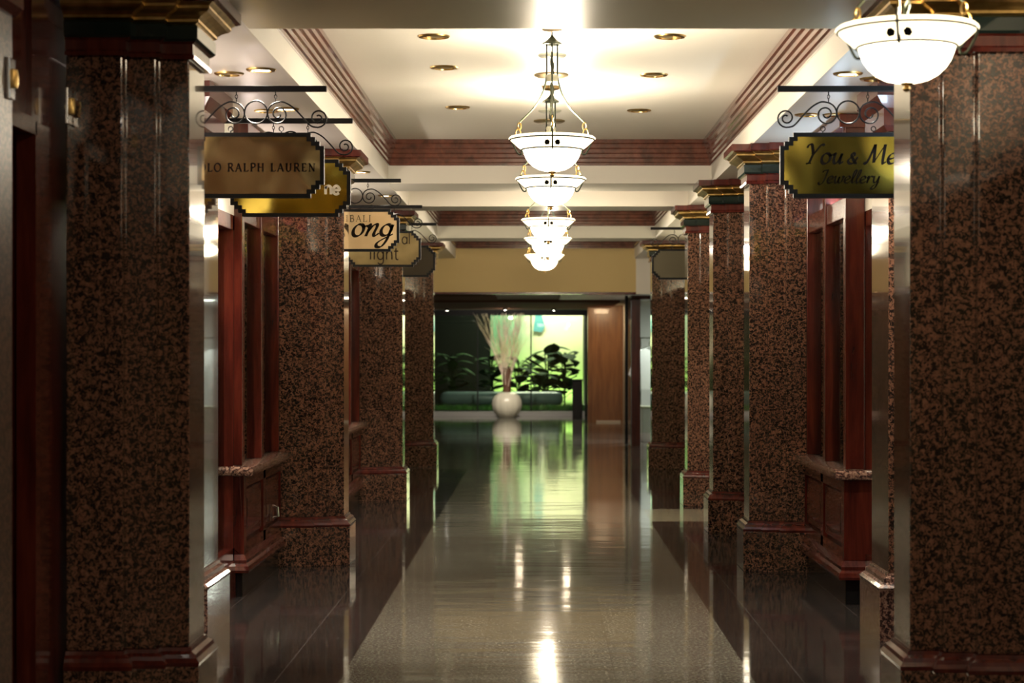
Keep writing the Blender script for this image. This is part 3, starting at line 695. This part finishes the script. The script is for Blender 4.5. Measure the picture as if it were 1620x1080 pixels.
# wood panelled wall right of the glass
YW = .00885*K
wr = MB().box((.72*H, YW+.08, 0), (1.24*H, YW+.3, ZL)); wr.box((.68*H, YW, 0), (.80*H, YW+.3, ZL)); wr.box((1.14*H, YW+.03, 0), (1.2*H, YW+.3, ZL))
wr.box((.8*H, YW+.06, ZL-.12), (1.14*H, YW+.1, ZL))
struct('wall_far_right', wr, M['panelwood'])
sbox('baseboard_right', (.8*H, YW+.03, 0), (1.14*H, YW+.08, .04), M['soffit'])
tp = MB().box((0, 0, 0), (.20, .015, .10)).build('wall_plaque', M['panelwood']); tp.location = (.92*H, YW+.063, H+.40*H)
tag(tp, 'small framed plaque on the orange wood wall right of the garden window', 'plaque')
sbox('wall_right', (1.17*H, .0076*K, 0), (1.22*H, YW, ZL), M['cream'])
sbox('trim_70', (1.155*H, .0077*K, .1), (1.17*H, .0082*K, H+.4*H), M['panelwood'])
# dark posts of the clothes shop
pm = MB().box((.975*H, 29.95, 0), (1.065*H, 30.3, ZHd-.06)); pm.box((.975*H, 29.95, ZHd-.08), (1.5*H, 30.3, ZHd-.02))
struct('door_3', pm, M['wood'])
sbox('trim_71', (.93*H, 30.6, 0), (.955*H, 30.9, ZHd), M['black'])
# clothes shop
sbox('wall_shop', (1.12*H, 34.0, 0), (5.2, 34.1, ZL), M['white'])
sbox('window_20', (1.07*H, 30.1, .2), (1.5*H, 30.11, ZHd-.08), M['glass'])
ctr = empty('shop_counter', (1.2*H, 31.2, 0), 'pale low counter inside the bright clothes shop at the far right', 'counter')
MB().box((-.1, 0, 0), (.9, .5, .55)).build('body', M['white'], ctr, bevel=.01); MB().box((-.12, -.02, .55), (.92, .52, .59)).build('top', M['paleplate'], ctr, bevel=.008)
sh = empty('white_shirt', (1.24*H, 32.0, 1.25), 'white shirt hanging in the bright shop beyond the farthest right column', 'shirt')
pl = [(-.16, -.4), (-.17, .05), (-.30, -.22), (-.36, -.15), (-.24, .22), (-.07, .30), (0, .26), (.07, .30), (.24, .22), (.36, -.15), (.30, -.22), (.17, .05), (.16, -.4)]
MB().loft([[(a*s_, y, b) for a, b in pl] for y, s_ in ((-.05, .9), (0, 1), (.05, .9))]).build('shirt_body', M['cloth'], sh)
MB().tube([(a, 0, b) for a, b in cr([(-.2, .22), (0, .33), (.2, .22)], 5)], .008).tube([(0, 0, .32), (0, 0, .4), (.03, 0, .44), (0, 0, .47)], .006).build('hanger', M['chrome'], sh)
MB().tube([(-.1, 0, .455), (-.1, 0, .455)], .001) if False else None
rk = MB().tube([(1.0*H+.2, 32.0, 1.72), (2.9, 32.0, 1.72)], .012).tube([(2.9, 32.0, 0), (2.9, 32.0, 1.72)], .012).tube([(1.14*H, 32.0, 0), (1.14*H, 32.0, 1.72)], .012).build('clothes_rail', M['chrome'])
tag(rk, 'chrome clothes rail carrying the white shirt in the far shop', 'clothes rail')

# garden window
gw = MB()
for x in (-3.3, -1.43, -.19, 1.08): gw.box((x-.015, YG-.02, .1), (x+.015, YG+.03, ZL))
gw.box((-4.2, YG-.03, ZL-.13), (1.1, YG+.05, ZL))
wn = struct('window_21', gw, M['black'])
MB().box((-4.2, YG, .1), (1.1, YG+.012, ZL-.13)).build('pane', M['glass'], wn)
sbox('trim_72', (-4.2, YG-.35, 0), (1.05, YG+.1, .10), mat('grey_kerb', (.30, .30, .29), .3))
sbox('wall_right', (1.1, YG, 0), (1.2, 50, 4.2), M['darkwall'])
sbox('wall_garden', (-1.22, 47.6, 0), (1.1, 47.7, 4.2), M['wall_gradient'])
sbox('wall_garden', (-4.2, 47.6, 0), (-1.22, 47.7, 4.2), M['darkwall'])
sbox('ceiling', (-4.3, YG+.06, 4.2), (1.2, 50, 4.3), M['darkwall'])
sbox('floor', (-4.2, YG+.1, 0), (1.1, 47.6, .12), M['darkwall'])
# blue stroke on the garden wall is a pennant hanging on it
pn = MB().loft([[(-.04, y, .42), (.10, y, .42), (.20, y, .1), (.12, y, -.05), (-.1, y, -.02)] for y in (0, -.02)]).build('blue_banner', mat('blue_banner_cloth', (.10, .32, .36), .7))
pn.location = (-.05, 47.58, 2.02); tag(pn, 'blue banner hanging on the lit cream garden wall behind the glass', 'banner')
# stone roll
sr_ = MB(); R = .17; xs = [(-2.35, .02), (-2.33, .10), (-2.27, .15), (-2.15, R), (.42, R), (.5, .15), (.55, .1), (.57, .02)]
sr_.loft([[(x, 45.0+r*math.cos(a), .37+r*math.sin(a)) for a in [k*math.pi/12 for k in range(24)]] for x, r in xs])
sr_.box((-2.0, 44.9, .12), (-1.9, 45.1, .3)); sr_.box((.2, 44.9, .12), (.3, 45.1, .3))
tag(sr_.build('grey_garden_roll', M['pipe'], smooth=True), 'long horizontal grey roll lying behind the glass just above the grass', 'garden bolster')
# grass
gr = MB()
for i in range(2600):
    x = random.uniform(-3.3, 1.05); y = random.uniform(44.25, 44.78); h_ = random.uniform(.05, .16); a = random.uniform(0, 6.28)
    b0 = Vector((x, y, .12)); d_ = Vector((math.cos(a), math.sin(a), 0))*.012; tip = b0+Vector((random.uniform(-.04, .04), random.uniform(-.03, .03), h_))
    gr.face([gr.bm.verts.new(b0-d_), gr.bm.verts.new(b0+d_), gr.bm.verts.new(tip)])
o = gr.build('grass', M['grass']); tag(o, 'short green grass growing along the foot of the garden glass', 'grass', kind='stuff')
# plants
def leaf(mb, base, dirv, L, W, droop, xmax=9):
    d_ = Vector(dirv).normalized(); side = d_.cross(Vector((0, 0, 1)));
    if side.length < .1: side = Vector((1, 0, 0))
    side.normalize(); p = Vector(base); n_ = 7; A = []; Bv = []; Cc = []
    up = side.cross(d_).normalized()
    for i in range(n_+1):
        t_ = i/n_; w_ = W*math.sin(math.pi*min(1, t_*.93+.05))**.8*(1 if t_ < .97 else .15)
        c = p+d_*L*t_+Vector((0, 0, -droop*L*t_*t_)); c.x = min(c.x, xmax-W*.5)
        A.append(mb.bm.verts.new(c+side*w_/2-up*w_*.12)); Cc.append(mb.bm.verts.new(c)); Bv.append(mb.bm.verts.new(c-side*w_/2-up*w_*.12))
    for i in range(n_):
        mb.face([A[i], A[i+1], Cc[i+1], Cc[i]]); mb.face([Cc[i], Cc[i+1], Bv[i+1], Bv[i]])
def plant(x, y, h_, nl, L, W, label, seed, spread=1.0):
    random.seed(seed)
    t = empty('broadleaf_plant', (x, y, .12), label, 'plant', 'broad leaved plants in the garden behind the glass')
    st = MB(); fo = MB()
    for k in range(3):
        a = random.uniform(0, 6.28); pts = [(0, 0, 0), (math.cos(a)*.05, math.sin(a)*.05, h_*.5), (math.cos(a)*.12, math.sin(a)*.1, h_*random.uniform(.8, 1))]
        st.tube(pts, .014, 6)
    st.tube([(0, 0, 0), (0, 0, h_)], .02, 6)
    for k in range(int(nl*1.5)):
        a = 2.4*k+random.uniform(-.3, .3); z = h_*(.25+.75*(k+1)/int(nl*1.5))
        el = random.uniform(.0, .9); d_ = (math.cos(a)*spread, math.sin(a)*.5, el)
        st.tube([(0, 0, z-.12), (d_[0]*.12, d_[1]*.12, z)], .008, 5)
        leaf(fo, (d_[0]*.1, d_[1]*.1, z), d_, L*random.uniform(.75, 1.1), W*random.uniform(1.0, 1.45), random.uniform(.2, .7), 1.06-x)
    st.build('stem', M['leaf'], t, smooth=True); fo.build('foliage', M['leaf'], t, smooth=True)
plant(.22, 46.5, 1.45, 13, .62, .36, 'tallest broad leaved plant, upright against the lit garden wall', 3, .8)
plant(.62, 45.95, 1.35, 26, .50, .28, 'broad leaved plant with long drooping leaves at the right end of the glass', 5, 1.2)
plant(.10, 45.6, .85, 26, .42, .26, 'low bushy plant before the tallest plant behind the glass', 8, 1.2)
plant(-.50, 45.9, 1.15, 20, .40, .26, 'broad leaved plant right behind the white vase', 11)
plant(-1.15, 46.2, 1.25, 18, .40, .28, 'dark broad leaved plant left of the vase at the edge of the lit wall', 13)
plant(-2.1, 46.0, 1.3, 18, .5, .2, 'dim plant in the dark left end of the garden', 17)
plant(-3.2, 46.0, 1.4, 18, .45, .2, 'dimmest plant in the dark left end of the garden, farthest left', 19)

# vase, tube and twigs
VX, VY = -.727, 42.8
vs = [(.0, 0), (.17, 0), (.2, .02), (.28, .1), (.33, .2), (.345, .3), (.33, .4), (.28, .49), (.2, .55), (.12, .575), (.1, .57), (.1, .5), (0, .5)]
v = MB(); n_ = 96; rings = []
for r, z in vs:
    rings.append([(r*(1-.035*abs(math.sin(6*a))**.5*min(1, r/.2) if False else r*(1-.03*(1-abs(math.sin(6*a))**.4)))*math.cos(a) if False else max(r, 1e-4)*(1-.03*(1-abs(math.sin(6*a))**.4))*math.cos(a), max(r, 1e-4)*(1-.03*(1-abs(math.sin(6*a))**.4))*math.sin(a), z) for a in [2*math.pi*k/n_ for k in range(n_)]])
v.loft(rings); o = v.build('white_vase', M['vase'], smooth=True); o.location = (VX, VY, 0)
tag(o, 'big round ribbed white vase on the lobby floor before the garden glass', 'vase')
o = MB().lathe([(0, .5), (.088, .5), (.092, 1.12), (.082, 1.12), (.08, .56), (0, .56)], n=24).build('brown_tube_vase', M['tube'], smooth=True); o.location = (VX, VY, 0)
tag(o, 'tall brown cylindrical holder standing in the white vase', 'plant holder')
random.seed(21)
tw = MB()
def twig(p, d_, L, r, lv):
    pts = [p]; q = p.copy(); n2 = 6
    for i in range(n2):
        d_ = (d_+Vector((random.uniform(-.16, .16), random.uniform(-.16, .16), random.uniform(-.02, .1)))).normalized(); q = q+d_*L/n2; 
        if q.z > 2.36: break
        pts.append(q.copy())
        if lv < 2 and i > 0:
            for _ in range(2 if lv == 0 else 1):
                twig(q.copy(), (d_+Vector((random.uniform(-.45, .45), random.uniform(-.45, .45), .1))).normalized(), L*random.uniform(.25, .42), r*.6, lv+1)
    if len(pts) > 1: tw.tube(pts, [r*(1-.6*i/n2) for i in range(len(pts))], 4)
for i in range(15):
    a = random.uniform(0, 6.28); s_ = random.uniform(.05, .28)
    twig(Vector((math.cos(a)*.05, math.sin(a)*.05, .58)), Vector((math.cos(a)*s_, math.sin(a)*s_, 1)).normalized(), random.uniform(1.1, 1.75), .008, 0)
o = tw.build('twig_bundle', M['twig']); o.location = (VX, VY, 0)
tag(o, 'spray of bleached branching twigs rising from the brown holder', 'branches')
bn = empty('black_bin', (.84, 41.7, 0), 'tall narrow black bin on the lobby floor at the right end of the garden glass', 'bin')
MB().box((-.11, -.11, 0), (.11, .11, .84)).build('body', M['kick'], bn, bevel=.01); MB().box((-.12, -.12, .84), (.12, .12, .88)).build('lid', M['black'], bn, bevel=.01)
# small lobby spots
for x, y, lab in ((-1.97, 40.5, 'small lobby spotlight over the left part of the garden glass'), (-.72, 40.0, 'brightest small lobby spotlight above the twigs'), (.31, 40.5, 'small lobby spotlight above the lit garden wall')):
    t = empty('lobby_spotlight', (x, y, ZL-.05), lab, 'ceiling light')
    MB().lathe([(.0, 0), (.045, 0), (.045, -.035), (.035, -.045), (.03, -.04)], n=16).build('housing', M['black'], t)
    MB().lathe([(0, -.047), (.03, -.045), (0, -.04)], n=16).build('lamp', M['lit'], t)
